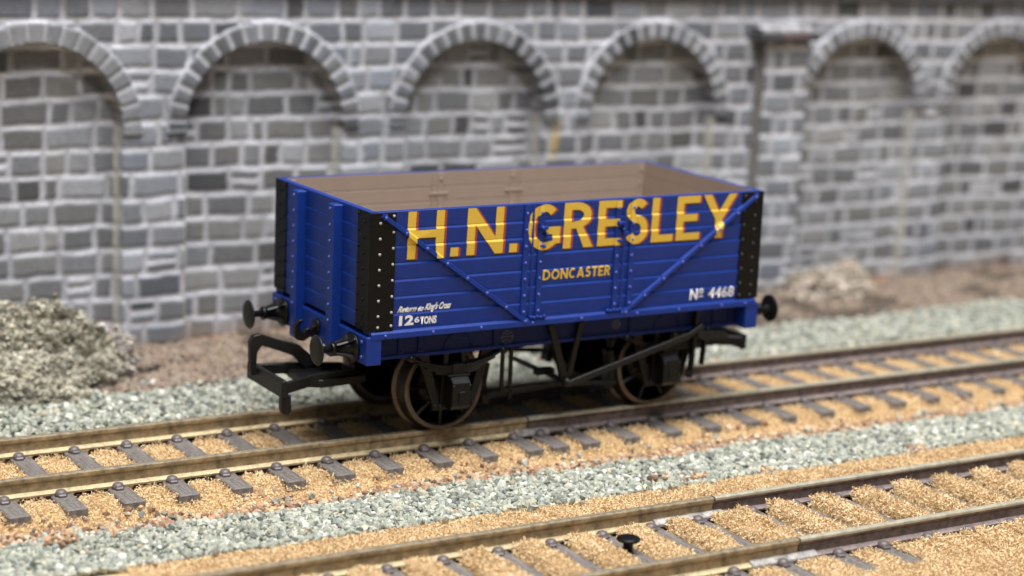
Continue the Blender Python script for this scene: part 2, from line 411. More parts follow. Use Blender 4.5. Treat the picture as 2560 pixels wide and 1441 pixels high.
for a, xc in enumerate(ARCH):
    rr = np.hypot(X - xc, Z - SPR); up = Z > SPR - 1.0
    inn = ((rr < RIN) & (Z >= SPR)) | ((np.abs(X - xc) < RIN) & (Z < SPR))
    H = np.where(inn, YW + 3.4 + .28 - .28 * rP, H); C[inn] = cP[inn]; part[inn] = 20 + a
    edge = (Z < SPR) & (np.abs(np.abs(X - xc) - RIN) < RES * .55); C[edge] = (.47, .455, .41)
    ring = up & (rr < ROUT + (fbm(X, Z, 3, 81) - .5) * .5) & (np.where(Z > SPR, rr, np.abs(X - xc)) >= RIN)
    th = np.arctan2(Z - SPR, X - xc) + math.pi / 36; nv = 18; q = th / (math.pi / nv); iv = np.floor(q).astype(int); fv = (q - iv)
    dv = np.minimum(fv, 1 - fv) * math.pi / nv * 16; dv = np.minimum(dv, ROUT - .1 - rr + .25)
    hv = np.array([random.random() for _ in range(40)]); hv = .12 + hv * .88 if a not in (2, 3, 4) else hv * .8
    cr, rrl = joints(np.asarray(hv)[iv + 8], dv, False, .40 if a > 1 else .24)
    if a == 1: cr = cr * .55 + .30 * .45 * np.array([1, 1.0, 1.03])
    H = np.where(ring, YW - .55 + .3 - .3 * rrl, H); C[ring] = cr[ring] * .84; part[ring] = 40 + a
pil = (X > 92.3) & (X < 103.2) & (Z < 47.8)
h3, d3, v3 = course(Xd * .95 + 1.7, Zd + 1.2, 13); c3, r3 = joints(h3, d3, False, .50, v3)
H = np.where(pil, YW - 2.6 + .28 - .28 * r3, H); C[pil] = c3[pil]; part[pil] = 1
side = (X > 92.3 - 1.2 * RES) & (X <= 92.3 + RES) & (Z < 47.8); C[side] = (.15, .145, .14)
# stains: lighter limey patches, grime towards the foot, a dribble of yellow glue
C *= (.86 + .28 * fbm(X, Z, 14, 91))[..., None]
C *= (1 + .13 * (fbm(X * 3, Z * .4, 6, 93) - .5))[..., None]
glue = np.exp(-((X - 46.3 - (Z - 30) * .12) / .75) ** 2) * sstep(24.5, 27, Z) * sstep(34, 31, Z) * .75
C = C * (1 - glue[..., None]) + np.array([.52, .36, .10]) * glue[..., None]
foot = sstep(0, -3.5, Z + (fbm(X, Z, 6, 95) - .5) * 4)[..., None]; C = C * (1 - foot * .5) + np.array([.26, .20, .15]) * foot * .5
wall = empty('retaining_wall', (0, YW, -4))
tag(wall, 'long grey stone retaining wall of blind arches behind the wagon', 'wall')
idx = np.arange(X.size).reshape(X.shape)
F = np.stack([idx[:-1, :-1], idx[1:, :-1], idx[1:, 1:], idx[:-1, 1:]], -1).reshape(-1, 4)
fp = part[:-1, :-1].reshape(-1)
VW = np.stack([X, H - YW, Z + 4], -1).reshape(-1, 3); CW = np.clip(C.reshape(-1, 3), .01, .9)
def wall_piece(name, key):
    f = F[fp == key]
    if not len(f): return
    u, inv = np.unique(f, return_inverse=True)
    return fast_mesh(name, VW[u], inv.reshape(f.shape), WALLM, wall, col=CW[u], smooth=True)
wall_piece('stone_face', 0)
for a in range(len(ARCH)):
    wall_piece('arch_ring', 40 + a); wall_piece('arch_panel', 20 + a)
wall_piece('pilaster', 1)
m = MB(); m.box(-105, 222, .9, 30, -2, TOPZ + 4 - .2, 0); o = m.build('backing', SLATE, wall)
o.location = (0, 3.4, 0)
m = MB(); xx = -105
while xx < 222:
    w = 9 + random.random() * 7; zc = 59.75 - .0085 * xx; m.box(xx + .12, xx + w - .12, -.75 - random.random() * .2, 9, zc, zc + 8, .2); xx += w
m.build('coping', SLATE, wall)
cap = MB().box(90.0, 104.6, -4.3, .1, 51.4, 53.2, .2).build('pilaster_cap', SLATE, wall)
m = MB(); n = 26
top = [(90.8 + 13 * i / n, -4.0 + random.random() * 1.0, 53.3 + random.random() * .9) for i in range(n + 1)]
bm_v = [(p[0], p[1], 53.22) for p in top] + top + [(p[0], .3, p[2] + .5) for p in top]
f = []
for i in range(n):
    f += [(i, i + 1, n + 1 + i + 1, n + 1 + i), (n + 1 + i, n + 2 + i, 2 * n + 3 + i, 2 * n + 2 + i)]
m.add(bm_v, f).build('torn_paper', CARD, wall)
m = MB().box(95.2, 101.5, -4.45, -4.25, 52.0, 52.9, .05); m.build('red_scrap', mat('faded_red_print', (.13, .085, .085), .8, noise=.4, nscale=.7), wall)

# ================================================================ BUSHES
def bush(name, lumps, n, pal, w, size, label):
    """clumps of small ragged tufts over a few overlapping mounds"""
    px, py, pz = [], [], []
    for (cx, cy, cz, rx, ry, rz, k) in lumps:
        m_ = int(n * k); u = rng.normal(size=(m_, 3)); u /= np.linalg.norm(u, axis=1)[:, None]
        u[:, 2] = np.abs(u[:, 2]) * 1.0 - .12
        lump = .55 + .8 * fbm(u[:, 0] * 3 + cx, u[:, 1] * 3 + u[:, 2] * 4, 1.0, 33)
        rad = (lump * rng.uniform(.72, 1.0, m_) ** .5)
        px.append(cx + u[:, 0] * rx * rad); py.append(cy + u[:, 1] * ry * rad); pz.append(cz + u[:, 2] * rz * rad)
    x, y, zz = map(np.concatenate, (px, py, pz)); k = len(x)
    c = palette(k, pal, w, .16); c *= (.35 + 1.25 * fbm(x, zz * 1.1 + y, 4.0, 55))[:, None]
    o = stones(name, x, y, zz, rng.uniform(size * .5, size * 1.2, k), np.clip(c, .02, .85), FOLIAGE, jit=.6)
    return o
root = empty('shrub', (-58, 46, -4)); tag(root, 'large pale green lichen shrub at the foot of the arched wall', 'shrub', 'lichen shrubs along the wall')
o = bush('foliage', [(-66, 46, -4, 12, 7, 16.0, 1.1), (-78, 46, -4, 10, 8, 15, 1.0), (-55.5, 46, -4.3, 10, 6.5, 15.0, 1.0), (-62, 39.0, -4.5, 10, 5.5, 7.5, .7)],
         22000, [(.38, .355, .285), (.43, .405, .325), (.32, .305, .24), (.48, .455, .375), (.16, .15, .115), (.38, .32, .25)], [30, 24, 18, 11, 9, 8], .36, '')
o.parent = root; o.matrix_parent_inverse = root.matrix_world.inverted(); o.matrix_parent_inverse = Matrix.Translation((58, -46, 4))
o = bush('pale_tuft', [(-46.2, 49.0, -3.2, 5.0, 4.6, 9.0, 1.0)], 2400, [(.46, .41, .37), (.54, .49, .44), (.35, .30, .27)], [4, 4, 2], .36, '')
o.parent = root; o.matrix_parent_inverse = Matrix.Translation((58, -46, 4))
m = MB()
for i in range(16):
    a = random.uniform(-.4, .4); x0 = -60 + i * 1.25 + random.random(); y0 = 37.5 + (x0 + 60) * .55 + random.uniform(-1, 1)
    m.tube([(x0, y0, -3.9), (x0 + 2 + random.random(), y0 + 1.0 + a, -3.2 + random.random() * .8), (x0 + 4.5, y0 + 1.9 + a * 2, -3.7)], [.35, .45, .2], 6)
o = m.build('root', mat('dark_root', (.045, .033, .028), .9, noise=.3), root); o.matrix_parent_inverse = Matrix.Translation((58, -46, 4))
root2 = empty('shrub', (110, 59, -4)); tag(root2, 'low straw coloured lichen shrub beyond the right hand buffer of the wagon', 'shrub', 'lichen shrubs along the wall')
o = bush('foliage', [(105, 58, -4, 6.5, 4.5, 7.0, .9), (110.5, 55.5, -4.2, 6, 4, 5.0, .8), (115.5, 60, -4, 6, 4, 6.5, .8)], 3600, [(.42, .36, .30), (.50, .44, .38), (.34, .29, .22), (.22, .17, .13)], [4, 4, 2, 1], .42, '')
o.parent = root2; o.matrix_parent_inverse = Matrix.Translation((-110, -59, 4))
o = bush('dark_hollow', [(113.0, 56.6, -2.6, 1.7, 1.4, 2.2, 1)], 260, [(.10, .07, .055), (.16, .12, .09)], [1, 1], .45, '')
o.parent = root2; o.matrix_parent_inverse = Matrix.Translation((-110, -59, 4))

# ================================================================ TRACK
def rail_profile():
    h = [(-.30, -.0), (.30, -.0), (.45, -.05), (.52, -.16), (.52, -.40), (.5, -.62), (.24, -.86), (.22, -2.0), (.55, -2.2), (1.0, -2.3), (1.0, -2.55)]
    return h + [(-a, b) for a, b in reversed(h[2:])]
def rail_mesh(L, mats, name, hz):
    pr = rail_profile(); n = len(pr); m = MB(); N = max(2, int(L / 6))
    rings = []
    for i in range(N + 1):
        rings.append([m.bm.verts.new((L * i / N, y, z)) for y, z in pr])
    for a, b in zip(rings, rings[1:]):
        for i in range(n):
            f = m.bm.faces.new((a[i], a[(i + 1) % n], b[(i + 1) % n], b[i]))
            zz = (pr[i][1] + pr[(i + 1) % n][1]) / 2; f.material_index = 0 if zz > hz else (2 if -2.4 < zz < -2.08 else 1)
    e0, e1 = m.bm.faces.new(rings[0]), m.bm.faces.new(rings[-1]); e0.material_index = e1.material_index = 1
    bmesh.ops.recalc_face_normals(m.bm, faces=m.bm.faces)
    o = m.build(name, mats); COL.objects.unlink(o); return o
def sleeper_proto():
    m = MB(); m.box(-1.42, 1.42, -16, 16, -4.6, -2.62, .14)
    # raised grain ribs
    for k in range(9):
        x = -1.15 + k * .285 + random.uniform(-.05, .05)
        for s in range(3):
            y0 = -15.6 + s * 10.6 + random.random() * 2; y1 = y0 + 6.5 + random.random() * 3
            m.box(x - .07, x + .07, y0, min(y1, 15.7), -2.7, -2.56 - random.random() * .03, .02)
    s = m.build('sleeper', SLEEPER); COL.objects.unlink(s)
    m = MB()
    m.lathe([(0, .82), (.55, .80), (.85, .62), (1.0, .3)], (0, 0, -2.75), (0, 0, 1), 12)
    m.box(-.55, .55, -.95, .95, -2.7, -2.2, .15)
    c = m.build('rail_chair', CHAIRM); COL.objects.unlink(c)
    return s, c
SLP, CHR = sleeper_proto()
def track(yc, x0, x1, sl, mats, label, cat='track', joiner=None):
    root = empty('track_section', (x0, yc, -4)); tag(root, label, cat, 'lengths of track on the layout')
    r = rail_mesh(x1 - x0, mats, 'rail', -.1 if mats is OLD else -.33)
    for s in (-1, 1):
        q = r.copy(); COL.objects.link(q); q.parent = root; q.location = (0, s * 8.75, 4)
    for x in sl:
        p = SLP.copy(); COL.objects.link(p); p.parent = root; p.location = (x - x0, 0, 4)
        p.rotation_euler = (0, 0, random.uniform(-.012, .012))
        for yy in (-10.15, -7.35, 7.35, 10.15):
            c = CHR.copy(); COL.objects.link(c); c.parent = p; c.location = (random.uniform(-.12, .12) - .25, yy, 0); c.rotation_euler = (0, 0, random.uniform(-.3, .3))
    if joiner:
        for s, (a, b) in joiner:
            m = MB(); m.prism([(-1.25, -2.62), (1.25, -2.62), (1.25, -2.2), (.5, -1.75), (-.5, -1.75), (-1.25, -2.2)], 'x', a - x0, b - x0, .08)
            o = m.build('rail_joiner', JOINER, root); o.location = (0, s * 8.75, 4)
    return root
ml, mr = sleeper_xs('main'); fl, fr = sleeper_xs('front')
OLD, NEW = [RAILTOP, RAILSIDE, FLANGE], [RAILTOP2, RAILSIDE2, FLANGE2]
track(0, -140, -3.12, ml, OLD, 'ochre weathered length of the wagon track running from under it to the left')
track(0, -2.88, 240, mr, NEW, 'rust brown length of the wagon track running on past the right buffer', joiner=[(-1, (-5.2, .4)), (1, (-5.2, .4))])
track(YF, -100, -.12, fl, OLD, 'ochre weathered length of the nearest track with a black pin on it', joiner=[(1, (-9.5, 1.2)), (-1, (-7.5, 2.5))])
track(YF, .12, 150, fr, NEW, 'rust sided bright topped length of the nearest track beyond its joint')
m = MB(); m.lathe([(0, .62), (1.45, .62), (1.62, .75), (1.72, 1.35), (1.8, 1.48), (2.02, 1.48), (2.1, 1.38)], (0, 0, 0), (0, 0, 1), 32)
o = m.build('track_pin', PLASTIC); o.location = (-18.35, -58.3, -2.6); tag(o, 'small black round headed pin standing in a sleeper of the nearest track', 'pin')

# ================================================================ WAGON
wag = empty('coal_wagon', (0, 0, 0))
tag(wag, 'blue open coal wagon with yellow lettering and black corner plates on rails', 'wagon')
A, B, ZT, ZB = 32.66, 15.28, 32.95, 16.62
PH = (ZT - ZB) / 7
# --- relief of the near side: planks, straps and braces (height out of the plane)
STRAPS = [(-8.95, -8.05, .22), (-6.55, -5.65, .22), (6.35, 7.25, .22), (8.9, 9.8, .22)]
BR = [((-31.1, 32.55), (-7.75, 15.95)), ((31.6, 32.45), (8.25, 15.95))]
BW, BH = .36, .42
def relief(x, z, raised=True):
    k = min(int((z - ZB) / PH), 6); f = (z - ZB) - k * PH
    fl = PH - (.36 if k < 6 else .06)
    h = -.162 * (1 - f / fl) if f < fl else (-.27 * (f - fl) / .36 if k < 6 else 0)
    if not raised: return h
    for a, b, t_ in STRAPS:
        if a - 1e-4 <= x <= b + 1e-4: h = max(h, t_)
    for (p, q) in BR:
        dx, dz = q[0] - p[0], q[1] - p[1]; L = math.hypot(dx, dz)
        d = abs((x - p[0]) * dz - (z - p[1]) * dx) / L; t_ = ((x - p[0]) * dx + (z - p[1]) * dz) / L
        if 0 <= t_ <= L and d < BW + .1: h = max(h, BH if d <= BW - .12 else BH * (1 - (d - BW + .12) / .22))
    return h
def planked(m, ax, sgn, at, u0, u1, zt=ZT, zb=ZB, n=7, thick=1.0, mi=0, gd=.27):
    """a wall of n planks with chamfered top edges as one closed strip profile extruded along u"""
    ph = (zt - zb) / n; pr = []
    for k in range(n):
        z0 = zb + k * ph; pr.append((-gd * .6, z0))
        pr += [(0, z0 + ph - .36), (-gd, z0 + ph)] if k < n - 1 else [(0, zt - .06), (-.06, zt)]
    pr += [(-thick, zt), (-thick, zb)]
    pts = [(at + sgn * d, zz) for d, zz in pr]
    if ax == 'x': m.prism(pts, 'x', u0, u1, 0, mi)
    else:
        N = len(pts); v = [(d, u0, zz) for d, zz in pts] + [(d, u1, zz) for d, zz in pts]
        m.add(v, [tuple(range(N)), tuple(range(2 * N - 1, N - 1, -1))] + [(i, (i + 1) % N, N + (i + 1) % N, N + i) for i in range(N)], 0, mi=mi)
    return m
def strap(m, x0, x1, z0, z1, y, h, s=-1):
    m.prism([(x0, 0), (x1, 0), (x1 - .03, h), (x0 + .03, h)], 'z', z0, z1, 0) if False else m.add(
        [(x0, y, z0), (x1, y, z0), (x1, y, z1), (x0, y, z1), (x0 + .04, y + s * h, z0), (x1 - .04, y + s * h, z0), (x1 - .04, y + s * h, z1), (x0 + .04, y + s * h, z1)],
        [(3, 2, 1, 0), (4, 5, 6, 7), (0, 1, 5, 4), (1, 2, 6, 5), (2, 3, 7, 6), (3, 0, 4, 7)], 0)
    return m

near = None
for s in (-1, 1):
    m = MB(); planked(m, 'x', s, s * B, -A + 1.0, A - 1.0)
    o = m.build('side_wall', BLUE, wag)
    if s < 0: near = o
    # door: its edge beads, straps and hinges
    for (a, b, h) in STRAPS:
        m = MB(); strap(m, a, b, ZB + .1, ZT - .05, s * (B - .2), h + .2, s)
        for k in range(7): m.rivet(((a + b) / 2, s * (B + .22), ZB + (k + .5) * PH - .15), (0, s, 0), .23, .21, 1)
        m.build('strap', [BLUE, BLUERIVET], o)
    for x in (-7.35, 7.95):
        m = MB(); m.box(x - .16, x + .16, *sorted((s * (B - .25), s * (B + .06))), ZB + .2, ZT - .1, .04); m.build('door_edge', BLUE, o)
    for x in (-6.1, 6.8):
        m = MB()
        for i in range(5): m.lathe([(0, .26), (.3, .30), (.42, .15)], (x - 1.2 + i * .55, s * (B + .12), 16.75 - .1 * (i % 2)), (0, s, .15), 8)
        m.box(x - 1.3, x + 1.1, *sorted((s * B, s * (B + .2))), 16.5, 16.9, .05); m.build('hinge', BLUE, o)
    for x in (-6.1, 6.8):
        m = MB()
        m.box(x - .1, x + 1.0, *sorted((s * (B + .1), s * (B + .62))), 29.25, 29.75, .12)
        m.lathe([(0, .42), (.55, .40), (.8, .2)], (x + .05, s * (B + .15), 29.5), (0, s, 0), 12)
        m.lathe([(0, .28), (.5, .28), (.7, .12)], (x + .75, s * (B + .15), 28.55), (0, s, 0), 10)
        m.lathe([(0, .26), (.5, .26), (.7, .1)], (x + .35, s * (B + .15), 26.9), (0, s, 0), 10)
        m.build('door_latch', BLUE, o)
    for (p, q) in BR:
        P_, Q_ = Vector((p[0], s * B, p[1])), Vector((q[0], s * B, q[1])); dd = (Q_ - P_).normalized(); n_ = Vector((0, s, 0)); w_ = dd.cross(n_)
        m = MB(); v = []
        for e in (P_, Q_): v += [e - w_ * (BW + .1) - n_ * .2, e + w_ * (BW + .1) - n_ * .2, e + w_ * (BW - .12) + n_ * BH, e - w_ * (BW - .12) + n_ * BH]
        m.add(v, [(0, 1, 2, 3), (7, 6, 5, 4), (0, 4, 5, 1), (1, 5, 6, 2), (2, 6, 7, 3), (3, 7, 4, 0)], 0)
        L = (Q_ - P_).length
        for i in range(8):
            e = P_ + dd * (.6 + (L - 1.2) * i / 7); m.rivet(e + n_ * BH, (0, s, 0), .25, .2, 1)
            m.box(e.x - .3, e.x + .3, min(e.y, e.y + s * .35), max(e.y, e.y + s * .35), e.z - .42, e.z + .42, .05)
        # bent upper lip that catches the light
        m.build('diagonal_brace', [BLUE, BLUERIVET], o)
    # curb rail under the planks
    m = MB(); y0, y1 = sorted((s * (B - 2.2), s * (B + .38)))
    pr = [(s * (B - 2.2), 15.55), (s * (B + .34), 15.55), (s * (B + .38), 15.60), (s * (B + .38), 16.30), (s * (B + .02), ZB - .01), (s * (B - 2.2), ZB - .01)]
    m.prism(pr, 'x', -A + .35, A - .35, 0)
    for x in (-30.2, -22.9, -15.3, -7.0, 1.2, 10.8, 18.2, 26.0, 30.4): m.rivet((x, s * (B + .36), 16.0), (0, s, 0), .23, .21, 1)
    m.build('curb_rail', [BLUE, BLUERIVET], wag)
    # solebar
    m = MB(); pr = [(s * 11.9, 12.15), (s * 13.7, 12.15), (s * 13.7, 12.55), (s * 13.25, 12.65), (s * 13.25, 15.54), (s * 11.9, 15.54)]
    m.prism(pr, 'x', -A + .6, A - .6, .03)
    for x in (-29.6, -26.6, -23.5, -11.5, -2.4, 2.4, 11.5, 23.5, 26.6, 29.6):
        m.box(x - .45, x + .45, *sorted((s * 13.2, s * 13.5)), 12.6, 15.4, .04)
        m.rivet((x, s * 13.5, 13.0), (0, s, 0), .2, .16)
    for xc in (-17.6, 17.8):
        m.tube([(xc + 2.15 * math.cos(a * math.pi / 12), s * 13.25, 13.0 + 1.9 * math.sin(a * math.pi / 12)) for a in range(13)], .13, 6)
        for q in (-2.15, 2.15): m.rivet((xc + q, s * 13.3, 12.95), (0, s, 0), .24, .2)
    sb = m.build('solebar', DARKBLUE, wag)
    if s < 0:
        for (xc, zc, r) in ((-9.6, 13.6, .98), (8.9, 14.0, .72)):
            m = MB()
            for k in range(26):
                a0 = k / 26 * 2 * math.pi
                if k % 3 == 2: continue
                a1 = a0 + .17; v = [(xc + q * math.cos(t_), s * 13.27 if q else 0, zc + q * math.sin(t_)) for t_ in (a0, a1) for q in (r - .2, r)]
                m.add(v, [(0, 1, 3, 2)])
            for (zz, w) in ((.08, 1.05), (.42, .35), (-.4, .55)):
                k = -w * r
                while k < w * r - .1: m.add([(xc + k, s * 13.27, zc + zz * r - .07), (xc + k + .1, s * 13.27, zc + zz * r - .07), (xc + k + .1, s * 13.27, zc + zz * r + .09), (xc + k, s * 13.27, zc + zz * r + .09)], [(0, 1, 2, 3)]); k += .17
            m.build('round_emblem', EMBLEM, sb)

# --- ends
for s in (-1, 1):
    m = MB(); planked(m, 'y', s, s * A, -B + .0, B - .0, thick=1.0, gd=.11); o = m.build('end_wall', BLUE, wag)
    for y0 in (5.0, -6.8):
        m = MB(); x0, x1 = sorted((s * (A - .1), s * (A + 1.45)))
        m.box(x0, x1, y0, y0 + 1.8, 11.4, ZT - .3, .12)
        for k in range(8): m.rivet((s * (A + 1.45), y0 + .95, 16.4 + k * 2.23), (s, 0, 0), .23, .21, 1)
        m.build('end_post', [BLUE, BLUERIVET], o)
    m = MB(); x0, x1 = sorted((s * (A - 2.0), s * (A + .28)))
    m.box(x0, x1, -B - .30, B + .30, 12.0, 15.96, .14)
    for y0 in (-14.1, 14.1):
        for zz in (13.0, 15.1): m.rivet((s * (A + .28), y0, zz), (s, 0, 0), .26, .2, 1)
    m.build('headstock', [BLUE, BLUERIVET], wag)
    for e in (-1, 1):                                             # corner plates, wrapped round each corner
        m = MB()
        xs_, ys_ = s * (A - 3.75), e * (B - 3.7)
        x0, x1 = sorted((xs_, s * (A + .10))); y0, y1 = sorted((e * (B - .4), e * (B + .13)))
        m.box(x0, x1, y0, y1, ZB + .02, ZT - .10, .05)
        x0, x1 = sorted((s * (A - .4), s * (A + .13))); y0, y1 = sorted((ys_, e * (B + .10)))
        m.box(x0, x1, y0, y1, ZB + .02, ZT - .10, .05)
        for k in range(8):
            zz = 31.45 - k * 2.12 if k < 7 else 17.2
            m.rivet((s * (A - 1.35), e * (B + .12), zz), (0, e, 0), .21, .19, 1)
            m.rivet((s * (A + .12), e * (B - 1.7), zz), (s, 0, 0), .25, .2)
            z2 = 32.35 - k * 2.2 if k < 7 else 17.3
            m.rivet((s * (A - 3.35), e * (B + .12), z2), (0, e, 0), .21, .19, 1)
            m.rivet((s * (A + .12), e * (B - 3.35), z2), (s, 0, 0), .25, .2)
        m.build('corner_plate', [PLATE, RIVET if s < 0 else RIVET2], wag)  # painted glint is strong on the left-hand plates only
    for e in (-1, 1):                                             # buffers
        bf = empty('buffer', (s * (A + .3), e * 11.5, 13.8), wag)
        m = MB(); ax = (s, 0, 0)
        m.lathe([(0, 2.1), (.35, 2.1), (.45, 1.25), (1.3, .95), (2.8, .72), (2.9, .98), (3.4, .98), (3.5, .7)], (0, 0, 0), ax, 28)
        for k in range(4):
            a = math.pi / 4 + k * math.pi / 2
            cy, cz = math.cos(a), math.sin(a); tn = Vector((0, -cz, cy))
            p0 = Vector((s * .4, cy * .9, cz * .9)); w = tn * .16
            q = [Vector((s * .3, cy * 2.1, cz * 2.1)), Vector((s * .55, cy * 2.1, cz * 2.1)), Vector((s * 1.3, cy * 1.5, cz * 1.5)), Vector((s * 2.8, cy * .95, cz * .95)), Vector((s * 2.8, cy * .5, cz * .5)), p0]
            v = [t_ - w for t_ in q] + [t_ + w for t_ in q]; N = 6
            m.add(v, [tuple(range(N)), tuple(range(2 * N - 1, N - 1, -1))] + [(i, (i + 1) % N, N + (i + 1) % N, N + i) for i in range(N)], .04)
        m.build('buffer_housing', PLASTIC, bf)
        m = MB(); m.lathe([(3.2, .48), (5.0, .48), (5.08, .8), (5.22, 1.6), (5.3, 2.05), (5.42, 2.12), (5.56, 2.0), (5.72, 1.3), (5.78, .35)], (0, 0, 0), ax, 40)
        m.build('buffer_head', GREYPLASTIC, bf)
    m = MB()                                                      # drawhook
    pts = [(0, .0), (.0, -1.5), (1.2, -1.5), (2.2, -2.1), (3.1, -1.9), (3.65, -1.0), (3.6, .1), (2.9, 1.0), (2.35, 1.1), (2.6, .6), (2.85, -.1), (2.6, -.75), (2.15, -.85), (1.9, -.4), (1.5, -.25), (1.2, -.5), (.9, -.1)]
    m.prism([(s * (A + .25 + px), 14.35 + pz) for px, pz in pts], 'y', -.45, .45, .07)
    m.lathe([(0, 1.1), (.3, 1.1), (.4, .8)], (s * (A + .28), 0, 14.2), (s, 0, 0), 16)
    m.build('draw_hook', PLASTIC, wag)

# --- inside
m = MB()
for s in (-1, 1):
    zt = ZT - .0; n = 7; ph = (ZT - 17.4) / 7
    pr = []
    for k in range(7):
        z0 = 17.4 + k * ph; pr += [(0, z0), (0, z0 + ph - .22)]
        if k < 6: pr.append((.14, z0 + ph - .01))
        else: pr.append((0, ZT - .02))
    pr += [(.5, ZT - .02), (.5, 17.4)]
    pts = [(s * (B - 1.16 + d), zz) for d, zz in pr]
    m.prism(pts, 'x', -A + 1.02, A - 1.02, 0)
    N = len(pr); pts = [(s * (A - 1.12 + d * .5), zz) for d, zz in pr]
    v = [(d, -B + 1.04, zz) for d, zz in pts] + [(d, B - 1.04, zz) for d, zz in pts]
    m.add(v, [tuple(range(N)), tuple(range(2 * N - 1, N - 1, -1))] + [(i, (i + 1) % N, N + (i + 1) % N, N + i) for i in range(N)])
    for x in (-7.5, 7.9, -6.1, 6.6, -30.6, 30.6):
        w = .12 if abs(abs(x) - 7.7) < .4 else .45
        m.box(x - w, x + w, *sorted((s * (B - 1.0), s * (B - 1.3))), 17.5, ZT - .25, .04)
        if w > .2:
            for k in range(7): m.rivet((x, s * (B - 1.3), 17.4 + (k + .5) * ph), (0, -s, 0), .25, .18)
    for x in (-6.4, 6.9): m.box(x - 1.6, x + 1.6, *sorted((s * (B - 1.0), s * (B - 1.32))), 29.4, 29.8, .05)
m.box(-A + .6, A - .6, -B + .6, B - .6, 16.9, 17.45, 0)
m.build('inner_lining', BEIGE, wag)
m = MB(); m.box(-A + .8, A - .8, -12.0, 12.0, 13.4, 16.8, 0)
m.build('underframe', PLASTIC, wag)

# --- lettering -------------------------------------------------------------------------------------------------
def arc(cx, cy, rx, ry, a0, a1, n=16): return [(cx + rx * math.cos(math.radians(a0 + (a1 - a0) * i / n)), cy + ry * math.sin(math.radians(a0 + (a1 - a0) * i / n))) for i in range(n + 1)]
def stroke(pts, t):
    L, R = [], []
    for i, p in enumerate(pts):
        a, b = pts[max(i - 1, 0)], pts[min(i + 1, len(pts) - 1)]; d = math.hypot(b[0] - a[0], b[1] - a[1]); nx, ny = -(b[1] - a[1]) / d, (b[0] - a[0]) / d
        L.append((p[0] + nx * t / 2, p[1] + ny * t / 2)); R.append((p[0] - nx * t / 2, p[1] - ny * t / 2))
    return L + R[::-1]
def glyph(ch, w, t):
    """outlines of a bold humanist capital of height 1 and width w"""
    v = t * .86                                               # horizontal strokes are thinner
    if ch == 'H': return [[(0, 0), (0, 1), (t, 1), (t, .60), (w - t, .60), (w - t, 1), (w, 1), (w, 0), (w - t, 0), (w - t, .60 - v), (t, .60 - v), (t, 0)]]
    if ch == 'N': return [[(0, 0), (0, 1), (t * 1.0, 1), (w - t, .36), (w - t, 1), (w, 1), (w, 0), (w - t * 1.0, 0), (t, .64), (t, 0)]]
    if ch == '.': return [[(0, 0), (0, w), (w, w), (w, 0)]]
    if ch == 'E': return [[(0, 0), (0, 1), (w * .97, 1), (w * .97, 1 - v), (t, 1 - v), (t, .59), (w * .88, .59), (w * .88, .59 - v), (t, .59 - v), (t, v), (w, v), (w, 0)]]
    if ch == 'L': return [[(0, 0), (0, 1), (t, 1), (t, v), (w, v), (w, 0)]]
    if ch == 'T': return [[(w / 2 - t / 2, 0), (w / 2 - t / 2, 1 - v), (0, 1 - v), (0, 1), (w, 1), (w, 1 - v), (w / 2 + t / 2, 1 - v), (w / 2 + t / 2, 0)]]
    if ch == 'Y': m_ = w / 2; return [[(m_ - t / 2, 0), (m_ - t / 2, .42), (0, 1), (t * 1.15, 1), (m_, .60), (w - t * 1.15, 1), (w, 1), (m_ + t / 2, .42), (m_ + t / 2, 0)]]
    if ch == 'G':
        o_ = arc(.50 * w, .5, .50 * w, .5, 48, 312, 26); i_ = arc(.50 * w, .5, .50 * w - t, .5 - v, 312, 48, 26)
        return [o_ + [(w * .98, .14), (w * .98, .50), (w * .56, .50), (w * .56, .50 - v), (w * .98 - t, .50 - v), (w * .98 - t, .20)] + i_[3:]]
    if ch == 'C': return [arc(.52 * w, .5, .52 * w, .5, 50, 310, 26) + arc(.52 * w, .5, .52 * w - t, .5 - v, 310, 50, 26)]
    if ch == 'O': return [arc(w / 2, .5, w / 2, .5, 0, 348, 29), arc(w / 2, .5, w / 2 - t, .5 - v, 348, 0, 29)]
    if ch == 'D': return [[(0, 0), (0, 1)] + arc(w * .38, .5, w * .62, .5, 90, -90, 18), ([(t, v)] + arc(w * .38, .5, w * .62 - t, .5 - v, -90, 90, 18) + [(t, 1 - v)])]
    if ch == 'A': return [[(0, 0), (w / 2 - t * .55, 1), (w / 2 + t * .55, 1), (w, 0), (w - t, 0), (w - t * 1.42, .20), (t * 1.42, .20), (t, 0)], [(t * 1.75, .2 + v), (w - t * 1.75, .2 + v), (w / 2, .80)]]
    if ch == 'S':
        k = 1 - v; c = arc(w * .5, .745, w * .5 - t * .52, .745 - .527 - .04 + .0, 32, 270, 16) ; c = arc(w * .51, .735, w * .46 - t * .5, 1 - v / 2 - .735, 30, 270, 16)
        y2 = c[-1][1]; ry = (y2 - v / 2) / 2; c2 = arc(w * .49, v / 2 + ry, w * .50 - t * .5, ry, 90, -152, 18)
        return [stroke(c + c2[1:], t * .93)]
    if ch == 'R':
        rx = w * .52; o_ = [(0, 0), (0, 1)] + arc(w * .40, .715, rx, .285, 90, -62, 14) + [(w, 0), (w - t * 1.25, 0), (w * .42, .43), (t, .43), (t, 0)]
        return [o_, [(t, .43 + v * .85), (t, 1 - v)] + arc(w * .40, .715, rx - t, .285 - v, 90, -90, 12)]
    return []
